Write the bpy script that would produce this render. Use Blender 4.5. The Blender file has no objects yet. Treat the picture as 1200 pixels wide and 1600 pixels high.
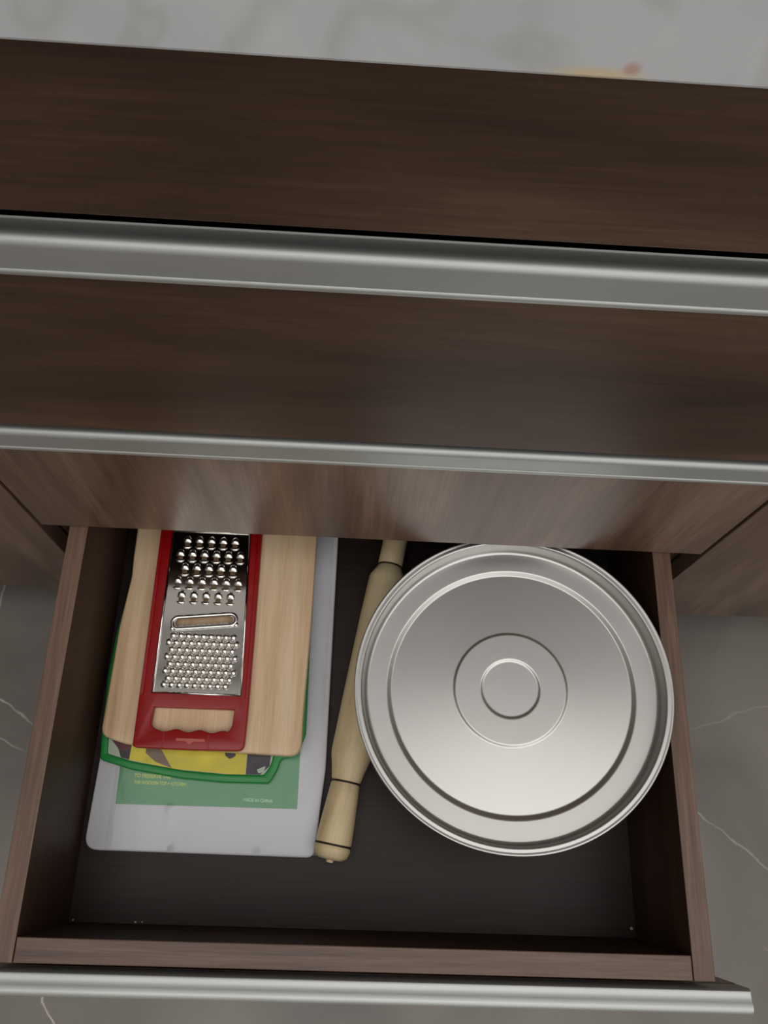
import bpy, bmesh, math, random
from mathutils import Vector, Matrix
from mathutils.geometry import tessellate_polygon
random.seed(7)
PI = math.pi
S = bpy.context.scene
COL = S.collection

# ------------------------------------------------------------------ camera
cam_d = bpy.data.cameras.new('camera')
cam = bpy.data.objects.new('camera', cam_d)
COL.objects.link(cam)
right = Vector((0.99832601, 0.02958633, 0.04969742))
down = Vector((0.04606931, -0.92628356, -0.37400052))
fwd = Vector((0.0349686, 0.37566397, -0.92609599))
M = Matrix.Identity(4)
for i in range(3):
    M[i][0] = right[i]; M[i][1] = -down[i]; M[i][2] = -fwd[i]
M.translation = Vector((-0.01977, -0.25622, 1.00341))
cam.matrix_world = M
cam_d.sensor_fit = 'VERTICAL'
cam_d.sensor_height = 36.0
cam_d.lens = 1286.3 / 1600 * 36.0
cam_d.clip_start = 0.01
S.camera = cam

# ------------------------------------------------------------------ world, lights, exposure
w = bpy.data.worlds.new('world'); S.world = w
w.use_nodes = True
w.node_tree.nodes['Background'].inputs[0].default_value = (0.75, 0.86, 1.0, 1)
w.node_tree.nodes['Background'].inputs[1].default_value = 0.1
S.view_settings.view_transform = 'Standard'
S.view_settings.look = 'None'
S.view_settings.gamma = 1
S.view_settings.use_curve_mapping = False
S.view_settings.exposure = 0.0


def area(name, loc, size, size_y, power, color, target=None):
    l = bpy.data.lights.new(name, 'AREA')
    l.shape = 'RECTANGLE'; l.size = size; l.size_y = size_y
    l.energy = power; l.color = color
    o = bpy.data.objects.new(name, l); COL.objects.link(o)
    o.location = loc
    if target:
        o.rotation_euler = (Vector(target) - Vector(loc)).to_track_quat('-Z', 'Y').to_euler()
    o['kind'] = 'structure'
    return o


# unseen daylight fill from the front right, no door built, and the ceiling fitting
area('daylight_fill', (0.9, -2.65, 1.55), 1.5, 1.5, 11, (0.97, 0.98, 1.0), (0.0, 0.0, 0.6))
area('ceiling_light', (0.3, -1.02, 2.56), 3.3, 2.3, 36, (1.0, 0.99, 0.975))


# ------------------------------------------------------------------ materials
def lin(r, g, b):
    def c(v):
        v /= 255
        return v / 12.92 if v <= 0.04045 else ((v + 0.055) / 1.055) ** 2.4
    return (c(r), c(g), c(b), 1)


def new_mat(name):
    m = bpy.data.materials.new(name); m.use_nodes = True
    nt = m.node_tree; b = nt.nodes['Principled BSDF']
    return m, nt, b


def simple(name, col, rough=0.5, metal=0.0, noise=0.0, nscale=40, spec=0.5, bump=0.0, coat=0.0):
    m, nt, b = new_mat(name)
    b.inputs['Base Color'].default_value = col
    b.inputs['Roughness'].default_value = rough
    b.inputs['Metallic'].default_value = metal
    b.inputs['Specular IOR Level'].default_value = spec
    b.inputs['Coat Weight'].default_value = coat
    tc = nt.nodes.new('ShaderNodeTexCoord')
    n = nt.nodes.new('ShaderNodeTexNoise'); n.inputs['Scale'].default_value = nscale
    n.inputs['Detail'].default_value = 4
    nt.links.new(tc.outputs['Object'], n.inputs['Vector'])
    if noise:
        mx = nt.nodes.new('ShaderNodeMixRGB'); mx.blend_type = 'MIX'
        mx.inputs[1].default_value = tuple(c * (1 - noise) for c in col[:3]) + (1,)
        mx.inputs[2].default_value = tuple(min(1, c * (1 + noise)) for c in col[:3]) + (1,)
        nt.links.new(n.outputs['Fac'], mx.inputs[0])
        nt.links.new(mx.outputs[0], b.inputs['Base Color'])
    if bump:
        bp = nt.nodes.new('ShaderNodeBump'); bp.inputs['Strength'].default_value = bump
        bp.inputs['Distance'].default_value = 0.001
        nt.links.new(n.outputs['Fac'], bp.inputs['Height'])
        nt.links.new(bp.outputs['Normal'], b.inputs['Normal'])
    return m


def wood(name, axis, dark, mid, light, rough=0.42, band=14, stretch=0.10, fiber=420, spec=0.5, wavy=1.2, bump=0.12, fib=0.35):
    """Laminate or timber with its grain along one axis (0 x, 1 y, 2 z)."""
    m, nt, b = new_mat(name)
    tc = nt.nodes.new('ShaderNodeTexCoord')
    mp = nt.nodes.new('ShaderNodeMapping')
    sc = [1, 1, 1]; sc[axis] = stretch
    mp.inputs['Scale'].default_value = sc
    nt.links.new(tc.outputs['Object'], mp.inputs['Vector'])
    n1 = nt.nodes.new('ShaderNodeTexNoise'); n1.inputs['Scale'].default_value = band
    n1.inputs['Detail'].default_value = 6; n1.inputs['Roughness'].default_value = 0.6
    n1.inputs['Distortion'].default_value = wavy
    nt.links.new(mp.outputs[0], n1.inputs['Vector'])
    mp2 = nt.nodes.new('ShaderNodeMapping')
    sc2 = [1, 1, 1]; sc2[axis] = 0.03
    mp2.inputs['Scale'].default_value = sc2
    nt.links.new(tc.outputs['Object'], mp2.inputs['Vector'])
    n2 = nt.nodes.new('ShaderNodeTexNoise'); n2.inputs['Scale'].default_value = fiber
    n2.inputs['Detail'].default_value = 3
    nt.links.new(mp2.outputs[0], n2.inputs['Vector'])
    r = nt.nodes.new('ShaderNodeValToRGB')
    r.color_ramp.elements[0].position = 0.30; r.color_ramp.elements[0].color = dark
    r.color_ramp.elements[1].position = 0.72; r.color_ramp.elements[1].color = light
    e = r.color_ramp.elements.new(0.5); e.color = mid
    nt.links.new(n1.outputs['Fac'], r.inputs['Fac'])
    mr = nt.nodes.new('ShaderNodeMapRange')
    mr.inputs['From Min'].default_value = 0.3; mr.inputs['From Max'].default_value = 0.7
    mr.inputs['To Min'].default_value = 1 - fib; mr.inputs['To Max'].default_value = 1 + fib * 0.6
    nt.links.new(n2.outputs['Fac'], mr.inputs['Value'])
    mx = nt.nodes.new('ShaderNodeVectorMath'); mx.operation = 'SCALE'
    nt.links.new(r.outputs['Color'], mx.inputs[0])
    nt.links.new(mr.outputs[0], mx.inputs['Scale'])
    nt.links.new(mx.outputs[0], b.inputs['Base Color'])
    b.inputs['Roughness'].default_value = rough
    b.inputs['Specular IOR Level'].default_value = spec
    bp = nt.nodes.new('ShaderNodeBump'); bp.inputs['Strength'].default_value = bump
    bp.inputs['Distance'].default_value = 0.0006
    nt.links.new(n2.outputs['Fac'], bp.inputs['Height'])
    nt.links.new(bp.outputs['Normal'], b.inputs['Normal'])
    return m


WD, WM, WL = lin(54, 37, 29), lin(80, 59, 47), lin(112, 88, 70)
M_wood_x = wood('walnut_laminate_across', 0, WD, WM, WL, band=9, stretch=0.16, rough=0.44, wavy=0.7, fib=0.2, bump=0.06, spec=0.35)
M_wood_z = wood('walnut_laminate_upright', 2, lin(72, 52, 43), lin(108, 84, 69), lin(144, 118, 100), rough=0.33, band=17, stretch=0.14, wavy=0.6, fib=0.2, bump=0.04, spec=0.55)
M_wood_y = wood('walnut_laminate_lengthwise', 1, lin(88, 64, 53), lin(108, 82, 68), lin(136, 108, 91), band=60, stretch=0.04, fiber=900, fib=0.25)
M_edge_x = wood('walnut_edge_banding', 0, lin(84, 62, 54), lin(100, 76, 66), lin(120, 95, 82), band=60, stretch=0.04, fiber=900, fib=0.25)
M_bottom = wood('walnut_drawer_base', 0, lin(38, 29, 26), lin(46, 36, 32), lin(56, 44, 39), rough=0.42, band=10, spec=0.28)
M_side = wood('walnut_side_shaded', 1, lin(52, 34, 26), lin(66, 46, 35), lin(82, 60, 46), band=12, stretch=0.16, rough=0.5, spec=0.25, fib=0.2, bump=0.04)  # same laminate, colour lowered for the shade inside the drawer
M_inner = wood('walnut_front_shaded', 0, lin(52, 34, 26), lin(66, 46, 35), lin(82, 60, 46), band=12, stretch=0.16, rough=0.5, spec=0.25, fib=0.2, bump=0.04)  # cross-grain version, drawer shade put into the colour as well
M_board = wood('pale_rubberwood', 1, lin(204, 168, 130), lin(226, 194, 156), lin(238, 212, 178), rough=0.5, band=45, stretch=0.06, fiber=700, fib=0.10, wavy=0.5)
M_pin = wood('pale_turned_wood', 1, lin(196, 168, 124), lin(226, 204, 162), lin(238, 220, 180), rough=0.5, band=30, stretch=0.12, fiber=700, fib=0.06, wavy=0.4)
M_alu = simple('satin_aluminium', lin(198, 201, 199), rough=0.55, metal=0.85, noise=0.05, nscale=18, bump=0.03)
M_steel = simple('brushed_stainless_steel', lin(200, 199, 197), rough=0.36, metal=1.0, noise=0.05, nscale=9)
M_tooth = simple('cut_sheet_steel', lin(240, 238, 232), rough=0.24, metal=1.0)
M_bright = simple('polished_sheet_steel', lin(225, 223, 218), rough=0.12, metal=1.0)
M_red = simple('red_plastic', lin(150, 6, 14), rough=0.32, noise=0.05)
M_redin = simple('dull_raised_print', lin(188, 96, 84), rough=0.5)
M_green = simple('green_plastic', lin(28, 138, 62), rough=0.35, noise=0.06)
M_white = simple('white_polyethylene', lin(212, 211, 216), rough=0.42, noise=0.02, spec=0.4)
M_label = simple('green_paper_label', lin(100, 164, 118), rough=0.4, noise=0.06, nscale=60)
M_ytext = simple('yellow_print', lin(205, 214, 110), rough=0.5)
M_wtext = simple('pale_print', lin(190, 222, 190), rough=0.5)
M_black = simple('black_painted_ring', lin(30, 22, 20), rough=0.5)
M_py = simple('yellow_fruit_print', lin(214, 200, 62), rough=0.35, noise=0.3, nscale=60)
M_pg = simple('mauve_band_print', lin(128, 108, 92), rough=0.35, noise=0.4, nscale=90)  # mauve band of the printed picture
M_pk = simple('dark_fruit_print', lin(58, 52, 60), rough=0.35, noise=0.8, nscale=130)
M_pr = simple('dark_red_fruit_print', lin(96, 48, 56), rough=0.35, noise=0.6, nscale=120)
M_pw = simple('pale_green_print', lin(176, 190, 172), rough=0.35)
M_crumb = simple('pale_crumb', lin(220, 212, 198), rough=0.7)
M_paint = simple('white_wall_paint', lin(205, 200, 192), rough=0.8, noise=0.02, nscale=3)
M_ceil = simple('white_ceiling_paint', lin(225, 222, 216), rough=0.8, noise=0.02, nscale=3)
M_dark = simple('dark_plinth', lin(46, 36, 32), rough=0.6, noise=0.1)
M_frost = simple('ceiling_light_trim', lin(230, 230, 228), rough=0.5)


def stone(name, base, cloud, vein, veins, cscale=4.0, rough=0.3, vw=0.0012, extra=None, axes='xy'):
    """Polished stone: soft clouds and a few thin veins given as (x0, y0, x1, y1) in object space."""
    m, nt, b = new_mat(name)
    N = nt.nodes.new; L = nt.links.new
    tc = N('ShaderNodeTexCoord')
    n = N('ShaderNodeTexNoise'); n.inputs['Scale'].default_value = cscale
    n.inputs['Detail'].default_value = 7; n.inputs['Distortion'].default_value = 1.5
    L(tc.outputs['Object'], n.inputs['Vector'])
    r = N('ShaderNodeValToRGB')
    r.color_ramp.elements[0].position = 0.35; r.color_ramp.elements[0].color = cloud
    r.color_ramp.elements[1].position = 0.6; r.color_ramp.elements[1].color = base
    L(n.outputs['Fac'], r.inputs['Fac'])
    cur = r.outputs['Color']
    # wobble for veins
    nw = N('ShaderNodeTexNoise'); nw.inputs['Scale'].default_value = 22; nw.inputs['Detail'].default_value = 3
    L(tc.outputs['Object'], nw.inputs['Vector'])
    sub = N('ShaderNodeVectorMath'); sub.operation = 'SUBTRACT'; sub.inputs[1].default_value = (0.5, 0.5, 0.5)
    L(nw.outputs['Color'], sub.inputs[0])
    scl = N('ShaderNodeVectorMath'); scl.operation = 'SCALE'; scl.inputs['Scale'].default_value = 0.02
    L(sub.outputs[0], scl.inputs[0])
    add = N('ShaderNodeVectorMath'); add.operation = 'ADD'
    L(tc.outputs['Object'], add.inputs[0]); L(scl.outputs[0], add.inputs[1])
    n3 = N('ShaderNodeTexNoise'); n3.inputs['Scale'].default_value = 30
    L(tc.outputs['Object'], n3.inputs['Vector'])
    for (x0, y0, x1, y1, st) in veins:
        d = Vector((x1 - x0, y1 - y0, 0)); ln = d.length; d.normalize()
        nrm = Vector((-d.y, d.x, 0))
        s0 = N('ShaderNodeVectorMath'); s0.operation = 'SUBTRACT'; s0.inputs[1].default_value = (x0, y0, 0)
        L(add.outputs[0], s0.inputs[0])
        dn = N('ShaderNodeVectorMath'); dn.operation = 'DOT_PRODUCT'; dn.inputs[1].default_value = nrm
        L(s0.outputs[0], dn.inputs[0])
        dt = N('ShaderNodeVectorMath'); dt.operation = 'DOT_PRODUCT'; dt.inputs[1].default_value = d
        L(s0.outputs[0], dt.inputs[0])
        ab = N('ShaderNodeMath'); ab.operation = 'ABSOLUTE'; L(dn.outputs['Value'], ab.inputs[0])
        mr = N('ShaderNodeMapRange'); mr.inputs['From Min'].default_value = 0; mr.inputs['From Max'].default_value = vw
        mr.inputs['To Min'].default_value = st; mr.inputs['To Max'].default_value = 0
        L(ab.outputs[0], mr.inputs['Value'])
        a1 = N('ShaderNodeMapRange'); a1.inputs['From Min'].default_value = -0.01; a1.inputs['From Max'].default_value = 0.01
        L(dt.outputs['Value'], a1.inputs['Value'])
        a2 = N('ShaderNodeMapRange'); a2.inputs['From Min'].default_value = ln + 0.02; a2.inputs['From Max'].default_value = ln - 0.02
        L(dt.outputs['Value'], a2.inputs['Value'])
        m1 = N('ShaderNodeMath'); m1.operation = 'MULTIPLY'; L(mr.outputs[0], m1.inputs[0]); L(a1.outputs[0], m1.inputs[1])
        m2 = N('ShaderNodeMath'); m2.operation = 'MULTIPLY'; L(m1.outputs[0], m2.inputs[0]); L(a2.outputs[0], m2.inputs[1])
        mm = N('ShaderNodeMath'); mm.operation = 'MULTIPLY'; mm.use_clamp = True
        L(m2.outputs[0], mm.inputs[0]); L(n3.outputs['Fac'], mm.inputs[1])
        mx = N('ShaderNodeMixRGB'); mx.inputs[2].default_value = vein
        L(mm.outputs[0], mx.inputs[0]); L(cur, mx.inputs[1])
        cur = mx.outputs[0]
    if extra:
        cur = extra(nt, tc, cur)
    # random faint veins elsewhere
    v = N('ShaderNodeTexVoronoi'); v.feature = 'DISTANCE_TO_EDGE'; v.inputs['Scale'].default_value = 2.1
    L(add.outputs[0], v.inputs['Vector'])
    L(cur, b.inputs['Base Color'])
    b.inputs['Roughness'].default_value = rough
    return m


M_floor = stone('grey_veined_floor_stone', lin(132, 126, 120), lin(112, 105, 100), lin(205, 200, 192),
                [(-0.436, -0.098, -0.386, -0.136, 1.6), (-0.44, -0.142, -0.39, -0.165, 1.0), (-0.453, 0.05, -0.450, -0.02, 1.2),
                 (-0.335, -0.40, -0.296, -0.445, 1.8), (0.385, -0.200, 0.56, -0.335, 0.8), (0.40, -0.114, 0.52, -0.075, 0.5),
                 (0.46, -0.35, 0.60, -0.42, 0.8), (-0.9, -0.5, -0.5, -0.9, 1.2), (0.8, -0.2, 1.2, -0.8, 1.2), (0.1, -0.9, 0.5, -1.3, 1.2)],
                cscale=3.0, rough=0.33, vw=0.0016)


def counter_extra(nt, tc, cur):
    N = nt.nodes.new; L = nt.links.new
    # grey smoky swirls
    n = N('ShaderNodeTexNoise'); n.inputs['Scale'].default_value = 13; n.inputs['Detail'].default_value = 3
    n.inputs['Distortion'].default_value = 0.6
    L(tc.outputs['Object'], n.inputs['Vector'])
    r = N('ShaderNodeValToRGB')
    r.color_ramp.elements[0].position = 0.47; r.color_ramp.elements[0].color = (0, 0, 0, 1)
    r.color_ramp.elements[1].position = 0.56; r.color_ramp.elements[1].color = (0, 0, 0, 1)
    e = r.color_ramp.elements.new(0.515); e.color = (0.3, 0.3, 0.3, 1)
    L(n.outputs['Fac'], r.inputs['Fac'])
    mx = N('ShaderNodeMixRGB'); mx.inputs[2].default_value = lin(168, 168, 164)
    L(r.outputs['Color'], mx.inputs[0]); L(cur, mx.inputs[1])
    # a beige stain with a reddish end on the lower front edge
    cur = mx.outputs[0]
    for c, s, col, st in (((0.053, -0.02, 0.8105), (0.018, 0.02, 0.0035), lin(226, 206, 172), 0.9),
                          ((0.0635, -0.02, 0.8135), (0.0035, 0.02, 0.003), lin(200, 150, 130), 0.7)):
        sb = N('ShaderNodeVectorMath'); sb.operation = 'SUBTRACT'; sb.inputs[1].default_value = c
        L(tc.outputs['Object'], sb.inputs[0])
        dv = N('ShaderNodeVectorMath'); dv.operation = 'DIVIDE'; dv.inputs[1].default_value = s
        L(sb.outputs[0], dv.inputs[0])
        ln = N('ShaderNodeVectorMath'); ln.operation = 'LENGTH'; L(dv.outputs[0], ln.inputs[0])
        mr = N('ShaderNodeMapRange'); mr.inputs['From Min'].default_value = 0.4; mr.inputs['From Max'].default_value = 1.1
        mr.inputs['To Min'].default_value = st; mr.inputs['To Max'].default_value = 0
        L(ln.outputs['Value'], mr.inputs['Value'])
        m3 = N('ShaderNodeMixRGB'); m3.inputs[2].default_value = col
        L(mr.outputs[0], m3.inputs[0]); L(cur, m3.inputs[1])
        cur = m3.outputs[0]
    return cur


M_counter = stone('white_smoky_worktop_stone', lin(212, 215, 218), lin(200, 203, 207), lin(180, 180, 178), [], cscale=6, rough=0.4, extra=counter_extra)


def wrap_mat():
    m = bpy.data.materials.new('clear_plastic_film'); m.use_nodes = True
    nt = m.node_tree; nt.nodes.clear()
    N = nt.nodes.new; L = nt.links.new
    out = N('ShaderNodeOutputMaterial'); mix = N('ShaderNodeMixShader')
    tr = N('ShaderNodeBsdfTransparent'); tr.inputs[0].default_value = (0.97, 0.97, 0.97, 1)
    gl = N('ShaderNodeBsdfGlossy'); gl.inputs['Roughness'].default_value = 0.12
    fr = N('ShaderNodeFresnel'); fr.inputs['IOR'].default_value = 1.5
    tc = N('ShaderNodeTexCoord')
    mp = N('ShaderNodeMapping'); mp.inputs['Scale'].default_value = (1.0, 0.22, 1)
    n = N('ShaderNodeTexNoise'); n.inputs['Scale'].default_value = 55; n.inputs['Detail'].default_value = 2
    bp = N('ShaderNodeBump'); bp.inputs['Strength'].default_value = 0.35; bp.inputs['Distance'].default_value = 0.003
    L(tc.outputs['Object'], mp.inputs['Vector']); L(mp.outputs[0], n.inputs['Vector'])
    L(n.outputs['Fac'], bp.inputs['Height']); L(bp.outputs[0], gl.inputs['Normal']); L(bp.outputs[0], fr.inputs['Normal'])
    L(fr.outputs[0], mix.inputs[0]); L(tr.outputs[0], mix.inputs[1]); L(gl.outputs[0], mix.inputs[2])
    L(mix.outputs[0], out.inputs['Surface'])
    return m


M_film = wrap_mat()


# ------------------------------------------------------------------ mesh helpers
def link_mesh(name, bm, mat, parent=None, loc=(0, 0, 0), smooth=False):
    bmesh.ops.recalc_face_normals(bm, faces=bm.faces)
    me = bpy.data.meshes.new(name); bm.to_mesh(me); bm.free()
    for mm in (mat if isinstance(mat, (list, tuple)) else [mat]):
        me.materials.append(mm)
    if smooth:
        me.polygons.foreach_set('use_smooth', [True] * len(me.polygons))
    o = bpy.data.objects.new(name, me); COL.objects.link(o)
    o.location = loc
    if parent:
        o.parent = parent
    return o


def shade_angle(o, deg=35):
    me = o.data
    me.polygons.foreach_set('use_smooth', [True] * len(me.polygons))
    me.set_sharp_from_angle(angle=math.radians(deg))
    return o


def thing(name, label, cat, loc=(0, 0, 0), group=None):
    o = bpy.data.objects.new(name, None); COL.objects.link(o)
    o.empty_display_size = 0.05
    o.location = loc; o['label'] = label; o['category'] = cat
    if group:
        o['group'] = group
    return o


def tag(o, label, cat, group=None):
    o['label'] = label; o['category'] = cat
    if group:
        o['group'] = group
    return o


def box_bm(x0, x1, y0, y1, z0, z1, bev=0.0, seg=2, bm=None):
    bm = bm or bmesh.new()
    vs = [bm.verts.new((x, y, z)) for x in (x0, x1) for y in (y0, y1) for z in (z0, z1)]
    F = [(0, 1, 3, 2), (4, 6, 7, 5), (0, 4, 5, 1), (2, 3, 7, 6), (0, 2, 6, 4), (1, 5, 7, 3)]
    fs = [bm.faces.new([vs[i] for i in f]) for f in F]
    if bev:
        es = list({e for f in fs for e in f.edges})
        bmesh.ops.bevel(bm, geom=es, offset=bev, segments=seg, affect='EDGES', profile=0.5)
    return bm


def box(name, x0, x1, y0, y1, z0, z1, mat, parent=None, bev=0.0006, off=(0, 0, 0)):
    return link_mesh(name, box_bm(x0 - off[0], x1 - off[0], y0 - off[1], y1 - off[1], z0 - off[2], z1 - off[2], bev), mat, parent)


def prism_x(name, prof, x0, x1, mat, parent=None, off=(0, 0, 0)):
    """Extrude a (y, z) outline along x."""
    bm = bmesh.new()
    a = [bm.verts.new((x0 - off[0], y - off[1], z - off[2])) for y, z in prof]
    b = [bm.verts.new((x1 - off[0], y - off[1], z - off[2])) for y, z in prof]
    n = len(prof)
    for i in range(n):
        bm.faces.new((a[i], a[(i + 1) % n], b[(i + 1) % n], b[i]))
    bm.faces.new(a); bm.faces.new(list(reversed(b)))
    return shade_angle(link_mesh(name, bm, mat, parent), 40)


def slab_bm(loops, z0, z1, bev=0.0, seg=2, bevel_bottom=False):
    """Flat slab from an outline with holes, tessellated, with walls."""
    bm = bmesh.new()
    flat = [p for lp in loops for p in lp]
    tris = tessellate_polygon([[Vector((x, y, 0)) for x, y in lp] for lp in loops])
    top = [bm.verts.new((x, y, z1)) for x, y in flat]
    bot = [bm.verts.new((x, y, z0)) for x, y in flat]
    for t in tris:
        try:
            bm.faces.new([top[i] for i in t]); bm.faces.new([bot[i] for i in reversed(t)])
        except ValueError:
            pass
    k = 0
    rim = []
    for lp in loops:
        n = len(lp)
        for i in range(n):
            a, b = k + i, k + (i + 1) % n
            bm.faces.new((top[a], top[b], bot[b], bot[a]))
            e = bm.edges.get((top[a], top[b]))
            if e: rim.append(e)
            if bevel_bottom:
                e = bm.edges.get((bot[a], bot[b]))
                if e: rim.append(e)
        k += n
    bmesh.ops.recalc_face_normals(bm, faces=bm.faces)
    if bev:
        bmesh.ops.bevel(bm, geom=rim, offset=bev, segments=seg, affect='EDGES', profile=0.5)
    return bm


def smooth_loop(pts, radii, seg=8):
    """Round the corners of a closed polygon."""
    out = []
    n = len(pts)
    for i in range(n):
        p = Vector(pts[i]); a = Vector(pts[i - 1]); b = Vector(pts[(i + 1) % n])
        r = radii[i] if isinstance(radii, (list, tuple)) else radii
        if r <= 0:
            out.append(tuple(p)); continue
        u = (a - p).normalized(); v = (b - p).normalized()
        ang = u.angle(v)
        d = min(r / math.tan(ang / 2), (a - p).length * 0.45, (b - p).length * 0.45)
        s, e = p + u * d, p + v * d
        for k in range(seg + 1):
            t = k / seg
            q = s * (1 - t) ** 2 + p * 2 * t * (1 - t) + e * t * t
            out.append((q.x, q.y))
    return out


def lathe_bm(prof, seg=96, close_top=False, close_bot=False):
    bm = bmesh.new()
    rings = []
    for r, z in prof:
        if r < 1e-6:
            rings.append([bm.verts.new((0, 0, z))])
        else:
            rings.append([bm.verts.new((r * math.cos(2 * PI * i / seg), r * math.sin(2 * PI * i / seg), z)) for i in range(seg)])
    for a, b in zip(rings, rings[1:]):
        for i in range(seg):
            j = (i + 1) % seg
            if len(a) == 1:
                bm.faces.new((a[0], b[i], b[j]))
            elif len(b) == 1:
                bm.faces.new((a[i], b[0], a[j]))
            else:
                bm.faces.new((a[i], b[i], b[j], a[j]))
    return bm


def tube_bm(bm, path, rad, seg=8, closed=False, flat=1.0):
    """Sweep a round section along points."""
    rings = []
    n = len(path)
    for i, p in enumerate(path):
        p = Vector(p)
        a = Vector(path[i - 1]) if (i > 0 or closed) else p
        b = Vector(path[(i + 1) % n]) if (i < n - 1 or closed) else p
        t = (b - a).normalized()
        up = Vector((0, 0, 1))
        s = t.cross(up).normalized(); u = s.cross(t).normalized()
        rings.append([bm.verts.new(p + (s * math.cos(2 * PI * k / seg) + u * flat * math.sin(2 * PI * k / seg)) * rad) for k in range(seg)])
    m = n if closed else n - 1
    for i in range(m):
        A, B = rings[i], rings[(i + 1) % n]
        for k in range(seg):
            bm.faces.new((A[k], A[(k + 1) % seg], B[(k + 1) % seg], B[k]))
    if not closed:
        bm.faces.new(rings[0]); bm.faces.new(rings[-1])
    return bm


def text_mesh(name, body, size, loc, mat, parent, rz=0.0, sx=1.0):
    cu = bpy.data.curves.new(name, 'FONT'); cu.body = body; cu.size = size
    cu.extrude = 0.00004; cu.offset = 0.00012
    t = bpy.data.objects.new(name + '_tmp', cu); COL.objects.link(t)
    dg = bpy.context.evaluated_depsgraph_get()
    me = bpy.data.meshes.new_from_object(t.evaluated_get(dg))
    COL.objects.unlink(t); bpy.data.objects.remove(t)
    me.materials.clear(); me.materials.append(mat)
    o = bpy.data.objects.new(name, me); COL.objects.link(o)
    o.location = loc; o.rotation_euler = (0, 0, rz); o.scale = (sx, 1, 1)
    o.parent = parent
    return o


def structure(o):
    o['kind'] = 'structure'
    return o


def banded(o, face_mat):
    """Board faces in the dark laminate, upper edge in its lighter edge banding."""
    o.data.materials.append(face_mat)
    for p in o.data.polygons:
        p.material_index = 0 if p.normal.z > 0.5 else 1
    return o


# ------------------------------------------------------------------ the room
structure(box('floor', -2.0, 2.0, -2.8, 0.64, -0.05, 0.0, M_floor, bev=0))
structure(box('ceiling', -2.0, 2.0, -2.8, 0.64, 2.6, 2.65, M_ceil, bev=0))
structure(box('wall_back', -2.0, 2.0, 0.64, 0.70, 0, 2.6, M_paint, bev=0))
structure(box('wall_left', -2.06, -2.0, -2.8, 0.64, 0, 2.6, M_paint, bev=0))
structure(box('wall_right', 2.0, 2.06, -2.8, 0.64, 0, 2.6, M_paint, bev=0))
structure(box('wall_front', -2.0, 2.0, -2.86, -2.8, 0, 2.6, M_paint, bev=0))

# ------------------------------------------------------------------ cabinets
ZT = 0.8087          # underside of the worktop
T = 0.018
DEPTH = 0.58


LIP = 0.0252


def profile_outline(zl, y0=0.0):
    """Handle profile on a drawer front: tall upright lip with a bead, rounded shoulder, hollow finger ledge, small rear rib."""
    r = 0.0048
    zt = zl + LIP
    pr = [(y0 + 0.0175, zl + 0.001), (y0 + 0.0175, zt - 0.0046), (y0 + 0.0166, zt - 0.0030), (y0 + 0.0162, zt - 0.0018), (y0 + 0.0156, zt - 0.0014), (y0 + 0.0150, zt - 0.0018),
          (y0 + 0.0144, zt - 0.0022), (y0 + 0.0100, zt - 0.0018), (y0 + 0.0082, zt - 0.0010), (y0 + r + 0.0006, zt)]
    for k in range(1, 8):
        a = PI / 2 * k / 7
        pr.append((y0 + r - r * math.sin(a), zt - r + r * math.cos(a)))
    pr += [(y0, zl + 0.0042), (y0 - 0.0007, zl + 0.0036), (y0 - 0.0010, zl + 0.0026), (y0 - 0.0009, zl + 0.0006), (y0 - 0.0004, zl), (y0 + 0.003, zl), (y0 + 0.003, zl + 0.001)]
    return pr


cab = thing('drawer_cabinet', 'dark walnut drawer cabinet under the white worktop with its lowest drawer pulled open', 'cabinet', (0, 0.29, 0))
O = (0, 0.29, 0)
X0, X1 = -0.2995, 0.2995
for x0 in (X0, X1 - T):
    box('side_panel', x0, x0 + T, 0.021, DEPTH, 0.085, ZT - 0.001, M_wood_z, cab, off=O)
box('back_panel', X0 + T, X1 - T, DEPTH - 0.008, DEPTH, 0.085, ZT - 0.002, M_wood_z, cab, off=O)
box('base_panel', X0 + T, X1 - T, 0.021, DEPTH - 0.008, 0.085, 0.103, M_wood_x, cab, off=O)
box('top_rail', X0 + T, X1 - T, 0.021, 0.10, ZT - 0.02, ZT - 0.002, M_wood_x, cab, off=O)
box('plinth', X0, X1, 0.06, 0.078, 0.0, 0.085, M_dark, cab, off=O)
box('fascia_panel', X0 + 0.001, X1 - 0.001, 0.0, T, 0.7070, ZT - 0.001, M_wood_x, cab, off=O)


def closed_drawer(z0, zl, z_top, mat, gr):
    f = box('drawer', X0 + 0.0012, X1 - 0.0012, 0.0, T, z0, zl, mat, cab, off=O)
    prism_x('aluminium_handle', profile_outline(zl), X0 + 0.001, X1 - 0.001, M_alu, f, off=O)
    for sx in (-0.2725, 0.2725 - 0.0165):
        box('side_panel', sx, sx + 0.0165, T + 0.0002, 0.46, z0 + 0.02, z_top, M_wood_y, f, off=O)
    box('back_panel', -0.256, 0.256, 0.444, 0.46, z0 + 0.03, z_top, M_wood_y, f, off=O)
    box('bottom_panel', -0.256, 0.256, T + 0.0002, 0.444, z0 + 0.022, z0 + 0.03, M_bottom, f, off=O)
    return f


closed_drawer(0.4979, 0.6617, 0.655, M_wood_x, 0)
closed_drawer(0.3044, 0.4597, 0.455, M_wood_z, 1)

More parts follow.
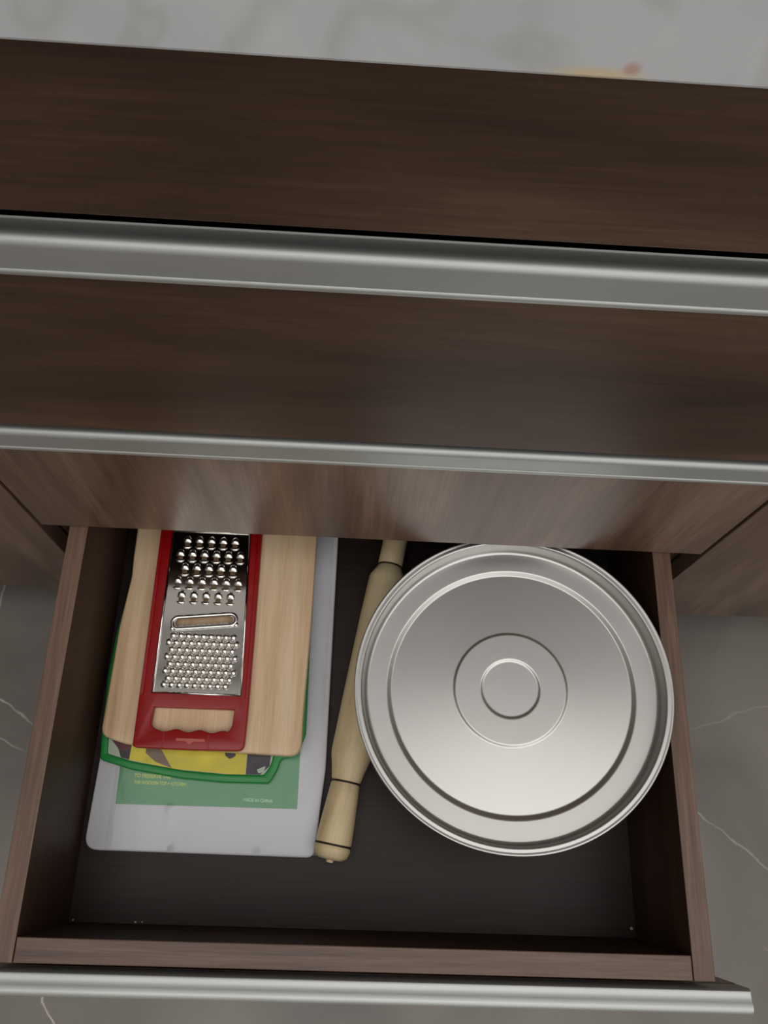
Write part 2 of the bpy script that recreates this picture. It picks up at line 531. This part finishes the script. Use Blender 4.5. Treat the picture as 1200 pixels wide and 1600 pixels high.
# the open drawer
BX0, BX1, TB = -0.2745, 0.2708, 0.0167
ZB, ZF = 0.302, 0.1736
YI, YO, YB = -0.3272, -0.3446, 0.112
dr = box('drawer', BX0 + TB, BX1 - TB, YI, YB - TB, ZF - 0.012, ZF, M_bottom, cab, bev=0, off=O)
dr['label'] = 'open drawer box holding the boards, grater, rolling pin and steel plate'
banded(box('side_panel', BX0, BX0 + TB, YO, YB, ZF - 0.018, ZB, M_wood_y, dr, bev=0.0008, off=O), M_side)
banded(box('side_panel', BX1 - TB, BX1, YO, YB, ZF - 0.018, ZB, M_wood_y, dr, bev=0.0008, off=O), M_side)
banded(box('inner_front_panel', BX0 + TB + 0.0003, BX1 - TB - 0.0003, YO, YI, ZF - 0.018, ZB - 0.0006, M_edge_x, dr, bev=0.0008, off=O), M_inner)
banded(box('back_panel', BX0 + TB + 0.0003, BX1 - TB - 0.0003, YB - TB, YB, ZF - 0.018, ZB - 0.0006, M_edge_x, dr, bev=0.0008, off=O), M_inner)
YF = -0.3668
box('front_panel', X0 + 0.0012, X1 - 0.0012, YF, YF + T, 0.1035, 0.2740, M_wood_z, dr, off=O)
prism_x('aluminium_handle', profile_outline(0.2740, YF), X0 + 0.001, X1 - 0.0005, M_alu, dr, off=O)
box('mounting_block', -0.06, 0.06, YF + T, YO, 0.19, 0.26, M_dark, dr, off=O)
for s, x0, x1 in ((-1, BX0 - 0.0065, BX0 - 0.0005), (1, BX1 + 0.0005, BX1 + 0.0065)):
    box('runner', x0, x1, -0.05, YB + 0.3, 0.20, 0.235, M_alu, dr, off=O)


def neighbour(name, x0, x1, label, hinge):
    c = thing(name, label, 'cabinet', ((x0 + x1) / 2, 0.29, 0))
    o = ((x0 + x1) / 2, 0.29, 0)
    box('side_panel', x0, x0 + T, 0.021, DEPTH, 0.085, ZT - 0.001, M_wood_z, c, off=o)
    box('side_panel', x1 - T, x1, 0.021, DEPTH, 0.085, ZT - 0.001, M_wood_z, c, off=o)
    box('base_panel', x0 + T, x1 - T, 0.021, DEPTH - 0.01, 0.085, 0.103, M_wood_x, c, off=o)
    box('back_panel', x0 + T, x1 - T, DEPTH - 0.01, DEPTH, 0.085, ZT - 0.002, M_wood_z, c, off=o)
    box('plinth', x0, x1, 0.06, 0.078, 0, 0.085, M_dark, c, off=o)
    box('door', x0 + 0.0015, x1 - 0.0015, 0, T, 0.1035, 0.765, M_wood_z, c, off=o)
    d = c.children[-1] if c.children else None
    prism_x('aluminium_handle', profile_outline(0.765), x0 + 0.0015, x1 - 0.0015, M_alu, c, off=o)
    return c


neighbour('base_cabinet', -0.902, -0.3005, 'walnut base cabinet left of the open drawer, only its door corner in view', 1)
neighbour('base_cabinet', 0.3005, 0.902, 'walnut base cabinet right of the open drawer, its door bottom meeting the floor view', 0)

ct = link_mesh('worktop', box_bm(-0.92, 0.92, -0.02, 0.636, ZT, 0.8487, 0.0015), M_counter)
ct.data.materials[0] = M_counter
tag(ct, 'white smoky stone worktop running over all the cabinets with a beige stain', 'worktop')

# ------------------------------------------------------------------ white chopping board
zb0 = ZF + 0.0003
zb1 = 0.1829
wb = thing('chopping_board', 'translucent white plastic chopping board with a green label, lowest of the stack', 'board', (-0.145, -0.11, zb0))
def loc2(loops, ox, oy): return [[(x - ox, y - oy) for x, y in lp] for lp in loops]
outl = smooth_loop([(-0.2375, 0.085), (-0.2375, 0.03), (-0.2425, -0.06), (-0.2500, -0.18), (-0.2525, -0.2675), (-0.0432, -0.2685), (-0.0365, -0.19), (-0.0365, 0.085)], [0.012, 0.1, 0.1, 0.1, 0.013, 0.008, 0.05, 0.012])
o = link_mesh('board_slab', slab_bm(loc2([outl], -0.145, -0.11), 0, zb1 - zb0, 0.0018, 3, True), M_white, wb)
shade_angle(o, 50)
lab = link_mesh('paper_label', slab_bm(loc2([[(-0.2340, -0.02), (-0.2290, -0.2275), (-0.0612, -0.2268), (-0.0628, -0.02)]], -0.145, -0.11), zb1 - zb0 + 0.00005, zb1 - zb0 + 0.0002), M_label, wb)
lz = zb1 - zb0 + 0.00025
text_mesh('printed_line', 'TO PRESERVE THE', 0.0046, (-0.2155 + 0.145, -0.2032 + 0.11, lz), M_ytext, lab, -0.02, 0.92)
text_mesh('printed_line', 'THE WOODEN TOP + KITCHEN', 0.0042, (-0.2150 + 0.145, -0.2092 + 0.11, lz), M_ytext, lab, -0.01, 0.80)
text_mesh('printed_line', 'MADE IN CHINA', 0.0040, (-0.1120 + 0.145, -0.2215 + 0.11, lz), M_wtext, lab, -0.01, 0.93)
# crumpled clear film over the board
bm = bmesh.new()
NX, NY = 70, 90
gx0, gx1, gy0, gy1 = -0.2330, -0.0405, -0.2665, 0.08
rows = []
for j in range(NY + 1):
    row = []
    for i in range(NX + 1):
        x = gx0 + (gx1 - gx0) * i / NX; y = gy0 + (gy1 - gy0) * j / NY
        h = 0.00045
        for (cx, cy, s, a) in ((-0.1725, -0.2655, 0.0016, 0.0022), (-0.0950, -0.2655, 0.0016, 0.0020), (-0.178, -0.231, 0.0018, 0.0012), (-0.1775, -0.243, 0.0014, 0.0008)):
            h += a * math.exp(-((x - cx) ** 2 + ((y - cy) * 0.7) ** 2) / (2 * s * s))
        for (cx, s, a) in ((-0.1795, 0.0012, 0.0005), (-0.0715, 0.001, 0.0005), (-0.1690, 0.001, 0.0003)):
            if y < -0.205:
                h += a * math.exp(-((x - cx) ** 2) / (2 * s * s)) * min(1, (-0.205 - y) / 0.01) * (1 if y > -0.232 else max(0, 1 - (-0.232 - y) / 0.01))
        row.append(bm.verts.new((x + 0.145, y + 0.11, zb1 - zb0 + h)))
    rows.append(row)
for j in range(NY):
    for i in range(NX):
        bm.faces.new((rows[j][i], rows[j][i + 1], rows[j + 1][i + 1], rows[j + 1][i]))
link_mesh('plastic_film', bm, M_film, wb, smooth=True)

# ------------------------------------------------------------------ green-rimmed board with fruit print
gz0 = 0.1858
gb = thing('cutting_mat', 'green-rimmed plastic cutting board printed with yellow fruit, between white board and wooden board', 'board', (-0.165, -0.06, gz0))
gout = smooth_loop([(-0.2360, 0.03), (-0.2500, -0.0650), (-0.2520, -0.1100), (-0.2495, -0.1660), (-0.2475, -0.1895), (-0.2174, -0.1972), (-0.1704, -0.2037), (-0.1300, -0.2060), (-0.0885, -0.2055),
                    (-0.0815, -0.1930), (-0.0790, -0.1832), (-0.0640, -0.1800), (-0.0570, -0.1600), (-0.0600, 0.03)],
                   [0.01, 0.05, 0.1, 0.1, 0.006, 0.06, 0.08, 0.08, 0.006, 0.02, 0.004, 0.008, 0.01, 0.01], 6)
gin = smooth_loop([(-0.2290, 0.02), (-0.2430, -0.0650), (-0.2450, -0.1100), (-0.2425, -0.1660), (-0.2410, -0.1838), (-0.2174, -0.1898), (-0.1704, -0.1962), (-0.1300, -0.1985), (-0.0940, -0.1980),
                   (-0.0885, -0.1900), (-0.0860, -0.1780), (-0.0700, -0.1720), (-0.0650, -0.15), (-0.0680, 0.02)],
                  [0.008, 0.05, 0.1, 0.1, 0.003, 0.06, 0.08, 0.08, 0.004, 0.02, 0.004, 0.006, 0.008, 0.008], 6)
rim = link_mesh('green_rim', slab_bm(loc2([gout, gin], -0.165, -0.06), 0, 0.0062, 0.0018, 3, True), M_green, gb)
shade_angle(rim, 50)
core = link_mesh('printed_panel', slab_bm(loc2([[(x * 1.0, y) for x, y in gin]], -0.165, -0.06), 0.0008, 0.0044), M_pw, gb)
def fruit(name, pts, mat, lv, r=0.0):
    pts = smooth_loop(pts, r, 5) if r else pts
    z = 0.00445 + 0.00012 * lv
    return link_mesh(name, slab_bm(loc2([pts], -0.165, -0.06), z, z + 0.0001), mat, core)
fruit('yellow_fruit_print', [(-0.2206, -0.150), (-0.2206, -0.1886), (-0.1780, -0.1952), (-0.1300, -0.1982), (-0.1112, -0.1982), (-0.1115, -0.150)], M_py, 0)
fruit('dark_fruit_print', [(-0.2380, -0.150), (-0.2340, -0.1740), (-0.2285, -0.1866), (-0.2206, -0.1884), (-0.2190, -0.150)], M_pk, 1)
fruit('dark_red_fruit_print', [(-0.2400, -0.1700), (-0.2300, -0.1810), (-0.2215, -0.1790), (-0.2200, -0.1600), (-0.2350, -0.1600)], M_pr, 2, 0.003)
fruit('mauve_band_print', [(-0.2065, -0.1600), (-0.2060, -0.1820), (-0.1960, -0.1895), (-0.1800, -0.1948), (-0.1935, -0.1760), (-0.1990, -0.1600)], M_pg, 1)
fruit('olive_spot_print', [(-0.1320, -0.1700), (-0.1320, -0.1815), (-0.1270, -0.1850), (-0.1220, -0.1820), (-0.1210, -0.1700)], M_pk, 1, 0.003)
fruit('dark_fruit_print', [(-0.1110, -0.150), (-0.1108, -0.1980), (-0.0975, -0.1978), (-0.0893, -0.1900), (-0.0865, -0.150)], M_pk, 1)
fruit('pale_leaf_print', [(-0.1010, -0.1935), (-0.0990, -0.1968), (-0.0945, -0.1955), (-0.0925, -0.1895)], M_pw, 2, 0.001)

# ------------------------------------------------------------------ wooden board
wz0 = gz0 + 0.0063
wz1 = 0.2070
wd = smooth_loop([(-0.2412, 0.07), (-0.2405, 0.006), (-0.2395, -0.0145), (-0.2440, -0.066), (-0.2449, -0.1165), (-0.2460, -0.1690), (-0.2230, -0.1757), (-0.1486, -0.1790), (-0.0600, -0.1818), (-0.0600, -0.1455), (-0.0580, -0.059), (-0.0578, 0.07)],
                 [0.012, 0.05, 0.05, 0.08, 0.1, 0.011, 0.03, 0.1, 0.013, 0.1, 0.1, 0.012], 8)
bo = link_mesh('wooden_board', slab_bm(loc2([wd], -0.15, -0.055), 0, wz1 - wz0, 0.0022, 3, True), M_board, None, (-0.15, -0.055, wz0))
shade_angle(bo, 50)
tag(bo, 'pale wooden chopping board with rounded corners lying under the red grater', 'board')

# ------------------------------------------------------------------ grater
gr = thing('grater', 'flat steel grater in a red plastic frame with handle, on the wooden board', 'grater', (-0.162, -0.07, wz1 + 0.0002))
gx, gy = -0.162, -0.07
fo = smooth_loop([(-0.2146, 0.048), (-0.2140, -0.036), (-0.2134, -0.105), (-0.2132, -0.1795), (-0.1600, -0.1803), (-0.1118, -0.1795), (-0.1112, -0.150), (-0.1115, -0.0763), (-0.1130, 0.048)],
                 [0.006, 0.1, 0.1, 0.004, 0.2, 0.007, 0.05, 0.1, 0.006], 6)
win = [(-0.1945, 0.028), (-0.1272, 0.028), (-0.1238, -0.1255), (-0.1955, -0.1255)]
hh = [(-0.1985, -0.1425), (-0.1992, -0.1585)]
npt = 32
xa, xb = -0.1955, -0.1275
for i in range(npt + 1):
    x = xa + (xb - xa) * i / npt
    hh.append((x, -0.1634 + 0.0013 * math.cos(2 * PI * (x + 0.1752) / 0.0215 ) * 1.0))
hh += [(-0.1245, -0.1575), (-0.1238, -0.1425)]
hh = smooth_loop(hh[:2], 0) + hh[2:]
fr = link_mesh('plastic_frame', slab_bm(loc2([fo, win, hh], gx, gy), 0, 0.0090, 0.0011, 2, True), M_red, gr)
shade_angle(fr, 50)
# thickened grip panel ribs and raised emblem on the handle
for x0, x1 in ((-0.1865, -0.1855), (-0.1452, -0.1442)):
    box('grip_rib', x0, x1, -0.1790, -0.1655, 0.0088 + wz1 + 0.0002, 0.0094 + wz1 + 0.0002, M_red, fr, bev=0.0002, off=(gx, gy, wz1 + 0.0002))
em = link_mesh('emblem', slab_bm(loc2([[(-0.1742, -0.1703), (-0.1742, -0.1727), (-0.1652, -0.1727), (-0.1618, -0.1757), (-0.1582, -0.1727), (-0.1482, -0.1727), (-0.1482, -0.1703)]], gx, gy), 0.0089, 0.00935), M_redin, fr)
em['label'] = 'pale raised emblem, a bar with a downward point'
# side rails of the frame standing a little proud
for pts in ([(-0.2141, 0.046), (-0.2129, -0.105), (-0.2127, -0.132), (-0.2095, -0.132), (-0.2097, -0.105), (-0.2108, 0.046)],
            [(-0.1135, 0.046), (-0.1120, -0.0763), (-0.1117, -0.132), (-0.1150, -0.132), (-0.1154, -0.0763), (-0.1172, 0.046)]):
    link_mesh('frame_rail', slab_bm(loc2([pts], gx, gy), 0.0085, 0.0102, 0.0005, 2), M_red, fr)
# steel sheet
zs0, zs1 = 0.00905, 0.0096
sheet = [(-0.2015, 0.0325), (-0.2012, -0.1300), (-0.1186, -0.1302), (-0.1245, 0.0325)]
holes = []
teeth = []
for r, (yr, x0, n) in enumerate(((0.0188, -0.1862, 5), (0.0043, -0.1916, 6), (-0.0100, -0.1856, 5), (-0.0240, -0.1910, 6), (-0.0382, -0.1855, 5))):
    for k in range(n):
        x = x0 + 0.01188 * k
        teeth.append((x, yr))
        holes.append([(x - 0.0024, yr - 0.0028), (x + 0.0024, yr - 0.0028), (x + 0.0026, yr + 0.0022), (x - 0.0026, yr + 0.0022)])
def stadium(xa, ya, xb, yb, ra, rb, seg=12):
    d = Vector((xb - xa, yb - ya)).normalized(); ang = math.atan2(d.y, d.x)
    out = []
    for k in range(seg + 1):
        a = ang + PI / 2 + PI * k / seg
        out.append((xa + ra * math.cos(a), ya + ra * math.sin(a)))
    for k in range(seg + 1):
        a = ang - PI / 2 + PI * k / seg
        out.append((xb + rb * math.cos(a), yb + rb * math.sin(a)))
    return out
slot = stadium(-0.1845, -0.0625, -0.1370, -0.0575, 0.0040, 0.0040)
holes.append(slot)
sh = link_mesh('steel_sheet', slab_bm(loc2([sheet] + holes, gx, gy), zs0, zs1), M_bright, gr)
# folded border of the sheet
def border(path, w_, z0, z1, name='folded_edge'):
    bm = bmesh.new()
    tube_bm(bm, [(x - gx, y - gy, (z0 + z1) / 2) for x, y in path], w_, 8, False, (z1 - z0) / (2 * w_))
    return link_mesh(name, bm, M_bright, sh, smooth=True)
border([(-0.2012, 0.032), (-0.2012, -0.1298)], 0.0011, 0.0090, 0.0112)
border([(-0.1247, 0.032), (-0.1189, -0.1298)], 0.0011, 0.0090, 0.0112)
border([(-0.2016, -0.1294), (-0.1186, -0.1296)], 0.0011, 0.0090, 0.0110)
border([(-0.2016, 0.0320), (-0.1245, 0.0320)], 0.0009, 0.0090, 0.0116)
# pressed step inside the border
# coarse scoop tooth
bm = bmesh.new()
NS, NC = 10, 12
rings = []
for i in range(NS + 1):
    s = i / NS
    y = 0.0012 + 0.0078 * s
    hw = 0.0040 * math.sqrt(max(0.0, 1 - s ** 2.2)) + 0.00015
    hz = 0.0026 * math.sin(PI * (0.16 + 0.84 * s) ** 1.15) + 0.0001
    rings.append([bm.verts.new((hw * math.cos(PI * k / NC), y, hz * math.sin(PI * k / NC))) for k in range(NC + 1)])
for a, b in zip(rings, rings[1:]):
    for k in range(NC):
        bm.faces.new((a[k], b[k], b[k + 1], a[k + 1]))
# lower lip
rings = []
for i in range(9):
    s = -1 + 2 * i / 8
    x = 0.0045 * s
    y = -0.0040 + 0.0012 * s * s
    q = math.sqrt(max(0, 1 - s * s)) + 0.05
    rings.append([bm.verts.new((x, y + 0.0016 * q * math.cos(PI * k / 6), 0.0014 * q * math.sin(PI * k / 6))) for k in range(7)])
for a, b in zip(rings, rings[1:]):
    for k in range(6):
        bm.faces.new((a[k], b[k], b[k + 1], a[k + 1]))
t0 = link_mesh('grating_tooth', bm, M_tooth, sh, smooth=True)
for i, (x, y) in enumerate(teeth):
    t = t0 if i == 0 else t0.copy()
    if i: COL.objects.link(t)
    t.parent = sh; t.location = (x - gx, y - gy, zs1 - 0.00003)
# slot rim and its serrated blade
bm = bmesh.new()
pa = stadium(-0.1855, -0.0628, -0.1360, -0.0573, 0.0058, 0.0058, 14)
tube_bm(bm, [(x - gx, y - gy, zs1 + 0.0002) for x, y in pa], 0.0020, 10, True, 0.85)
link_mesh('slicer_rim', bm, M_bright, sh, smooth=True)
bm = bmesh.new()
for cx, cy in ((-0.1905, -0.0680), (-0.1300, -0.0620)):
    bm = bmesh.new()
    bmesh.ops.create_uvsphere(bm, u_segments=12, v_segments=8, radius=0.0026, matrix=Matrix.Translation((cx - gx, cy - gy, zs1)) @ Matrix.Diagonal((1, 1, 0.7, 1)))
    link_mesh('slicer_rim_boss', bm, M_bright, sh, smooth=True)
pts = [(-0.1860, -0.0672)]
N = 9
for k in range(N):
    x0 = -0.1850 + 0.0485 * k / N; x1 = -0.1850 + 0.0485 * (k + 1) / N
    for q in range(5):
        t = q / 4; x = x0 + (x1 - x0) * t
        yb = -0.0662 + 0.0049 * (x + 0.1850) / 0.0485
        pts.append((x, yb + 0.0013 * math.sin(PI * t)))
pts.append((-0.1350, -0.0618)); 
link_mesh('serrated_blade', slab_bm(loc2([pts], gx, gy), zs1 + 0.0001, zs1 + 0.0005), M_bright, sh)
# fine grating bumps
bm = lathe_bm([(0.0036, 0), (0.0033, 0.0008), (0.0027, 0.0017), (0.0018, 0.0024), (0.0008, 0.0027), (0.0, 0.00275)], 16)
f0 = link_mesh('grating_bump', bm, M_tooth, sh, smooth=True)
k = 0
ys = [-0.0748, -0.0815, -0.0882, -0.0950, -0.1018, -0.1086, -0.1154, -0.1215]
for r, y in enumerate(ys):
    n = 9 if r % 2 == 0 else 10
    if r == 7: n = 9
    x0 = -0.1883 if n == 9 else -0.1920
    if r == 7: x0 = -0.1915
    pit = 0.00712 if n == 10 else 0.00715
    for i in range(n):
        t = f0 if k == 0 else f0.copy()
        if k: COL.objects.link(t)
        t.parent = sh
        t.location = (x0 + pit * i - gx, y - gy, zs1 - 0.00003); k += 1

# ------------------------------------------------------------------ rolling pin
pa_ = Vector((-0.0280, -0.2690)); pb_ = Vector((0.0175, 0.0040))
d = (pb_ - pa_).normalized()
ang = math.atan2(-d.x, d.y)
prof = [(0.0, -0.0028), (0.0030, -0.0026), (0.0036, -0.0004), (0.0105, 0.0), (0.0148, 0.0028), (0.0166, 0.0078), (0.0168, 0.0105), (0.0158, 0.0118), (0.0158, 0.0134), (0.0166, 0.0148),
        (0.0158, 0.032), (0.0145, 0.052), (0.0136, 0.0655), (0.0128, 0.0668), (0.0128, 0.0684), (0.0138, 0.0696), (0.0160, 0.080), (0.0188, 0.0905), (0.0194, 0.0945),
        (0.0197, 0.14), (0.0198, 0.18), (0.0196, 0.23), (0.0188, 0.2695), (0.0180, 0.2730), (0.0150, 0.2785), (0.0130, 0.2828), (0.0120, 0.2838), (0.0120, 0.2852), (0.0128, 0.2862),
        (0.0125, 0.305), (0.0132, 0.335), (0.0135, 0.342), (0.0128, 0.3435), (0.0128, 0.3450), (0.0134, 0.3465), (0.0130, 0.350), (0.010, 0.3545), (0.0, 0.3550)]
rp = thing('rolling_pin', 'pale turned wooden rolling pin with dark rings, partly under the steel plate', 'rolling pin', (pa_.x, pa_.y, ZF + 0.0200))
bm = lathe_bm([(r, z) for r, z in prof], 48)
bmesh.ops.transform(bm, matrix=Matrix.Rotation(-PI / 2, 4, 'X'), verts=bm.verts)
o = link_mesh('wooden_body', bm, M_pin, rp); shade_angle(o, 60)
for z, r in ((0.0126, 0.0164), (0.0676, 0.0135), (0.2845, 0.0126), (0.3442, 0.0133)):
    bm = bmesh.new()
    R0, r0, n = r - 0.0004, 0.0009, 48
    rings = [[bm.verts.new(((R0 + r0 * math.cos(2 * PI * q / 8)) * math.cos(2 * PI * i / n), z + r0 * math.sin(2 * PI * q / 8), (R0 + r0 * math.cos(2 * PI * q / 8)) * math.sin(2 * PI * i / n))) for q in range(8)] for i in range(n)]
    for i in range(n):
        for q in range(8):
            bm.faces.new((rings[i][q], rings[i][(q + 1) % 8], rings[(i + 1) % n][(q + 1) % 8], rings[(i + 1) % n][q]))
    link_mesh('dark_ring', bm, M_black, rp, smooth=True)
rp.rotation_euler = (0, 0, ang)

# ------------------------------------------------------------------ steel plate, on a small steel pot and the drawer side
def with_supports(P, g=0.0005):
    """Extra rings beside each corner keep the flats flat under smooth shading."""
    out = []
    for a, b in zip(P, P[1:]):
        out.append(a)
        L = math.hypot(b[0] - a[0], b[1] - a[1])
        if L > 3 * g:
            for t in (g / L, 1 - g / L):
                out.append((a[0] + (b[0] - a[0]) * t, a[1] + (b[1] - a[1]) * t))
    out.append(P[-1])
    return out


TH = 0.0007
top = [(0.0, -0.0178), (0.0240, -0.0178), (0.0248, -0.0176), (0.0262, -0.0169), (0.0270, -0.0168), (0.0482, -0.0168), (0.0490, -0.0170), (0.0501, -0.0179), (0.0509, -0.0181),
       (0.1052, -0.0203), (0.1060, -0.0202), (0.1094, -0.0181), (0.1102, -0.0179), (0.1262, -0.0174), (0.1276, -0.0169), (0.1286, -0.0158), (0.1291, -0.0140), (0.1308, -0.0014), (0.1312, -0.0004), (0.1320, 0.0)]
rimp = [(0.1350, 0.0), (0.1362, 0.0007), (0.1371, 0.0005), (0.1376, -0.0003), (0.1374, -0.0013), (0.1366, -0.0015), (0.1358, -0.0010), (0.1350, -0.0007)]
bot = [(r - 0.0003 if 0.128 < r < 0.132 else r, z - TH) for r, z in reversed(top)]
bm = lathe_bm(with_supports(top + rimp + bot), 160)
pl = link_mesh('steel_plate', bm, M_steel, None)
shade_angle(pl, 60)
a, b_ = 0.10, -0.015
n = Vector((-a, -b_, 1)).normalized()
pl.rotation_euler = n.to_track_quat('Z', 'Y').to_euler()
pl.location = (0.1230, -0.1237, 0.2922)
tag(pl, 'round shallow stainless steel plate with pressed rings, resting on the drawer\'s right side', 'plate')
pot = thing('steel_pot', 'small steel pot standing hidden beneath the round steel plate', 'pot', (0.128, -0.118, ZF + 0.0002))
o = link_mesh('pot_body', lathe_bm([(0, 0), (0.055, 0), (0.060, 0.003), (0.062, 0.008), (0.062, 0.088), (0.0645, 0.0895), (0.0645, 0.0903), (0.061, 0.0898), (0.0608, 0.008), (0.058, 0.0035), (0, 0.002)], 64), M_steel, pot)
shade_angle(o, 45)

# ------------------------------------------------------------------ crumbs
def crumb(x, y, z, s, label, g):
    bm = bmesh.new()
    bmesh.ops.create_icosphere(bm, subdivisions=1, radius=s)
    for v in bm.verts:
        v.co *= random.uniform(0.6, 1.2)
    o = link_mesh('crumb', bm, M_crumb, None, (x, y, z))
    tag(o, label, 'crumb', g)
for x, y, s, lb, g in ((-0.2540, -0.3255, 0.0011, 'tiny pale crumb in the front left corner of the drawer floor', None),
                       (-0.1990, -0.3258, 0.0010, 'tiny pale crumb against the front wall, below the white board', 'crumbs against the drawer front'),
                       (-0.1930, -0.3256, 0.0009, 'tiny pale crumb against the front wall, below the white board', 'crumbs against the drawer front'),
                       (0.2500, -0.3195, 0.0017, 'largest pale crumb, in the front right corner of the drawer floor', None)):
    crumb(x, y, ZF + s * 0.8, s, lb, g)
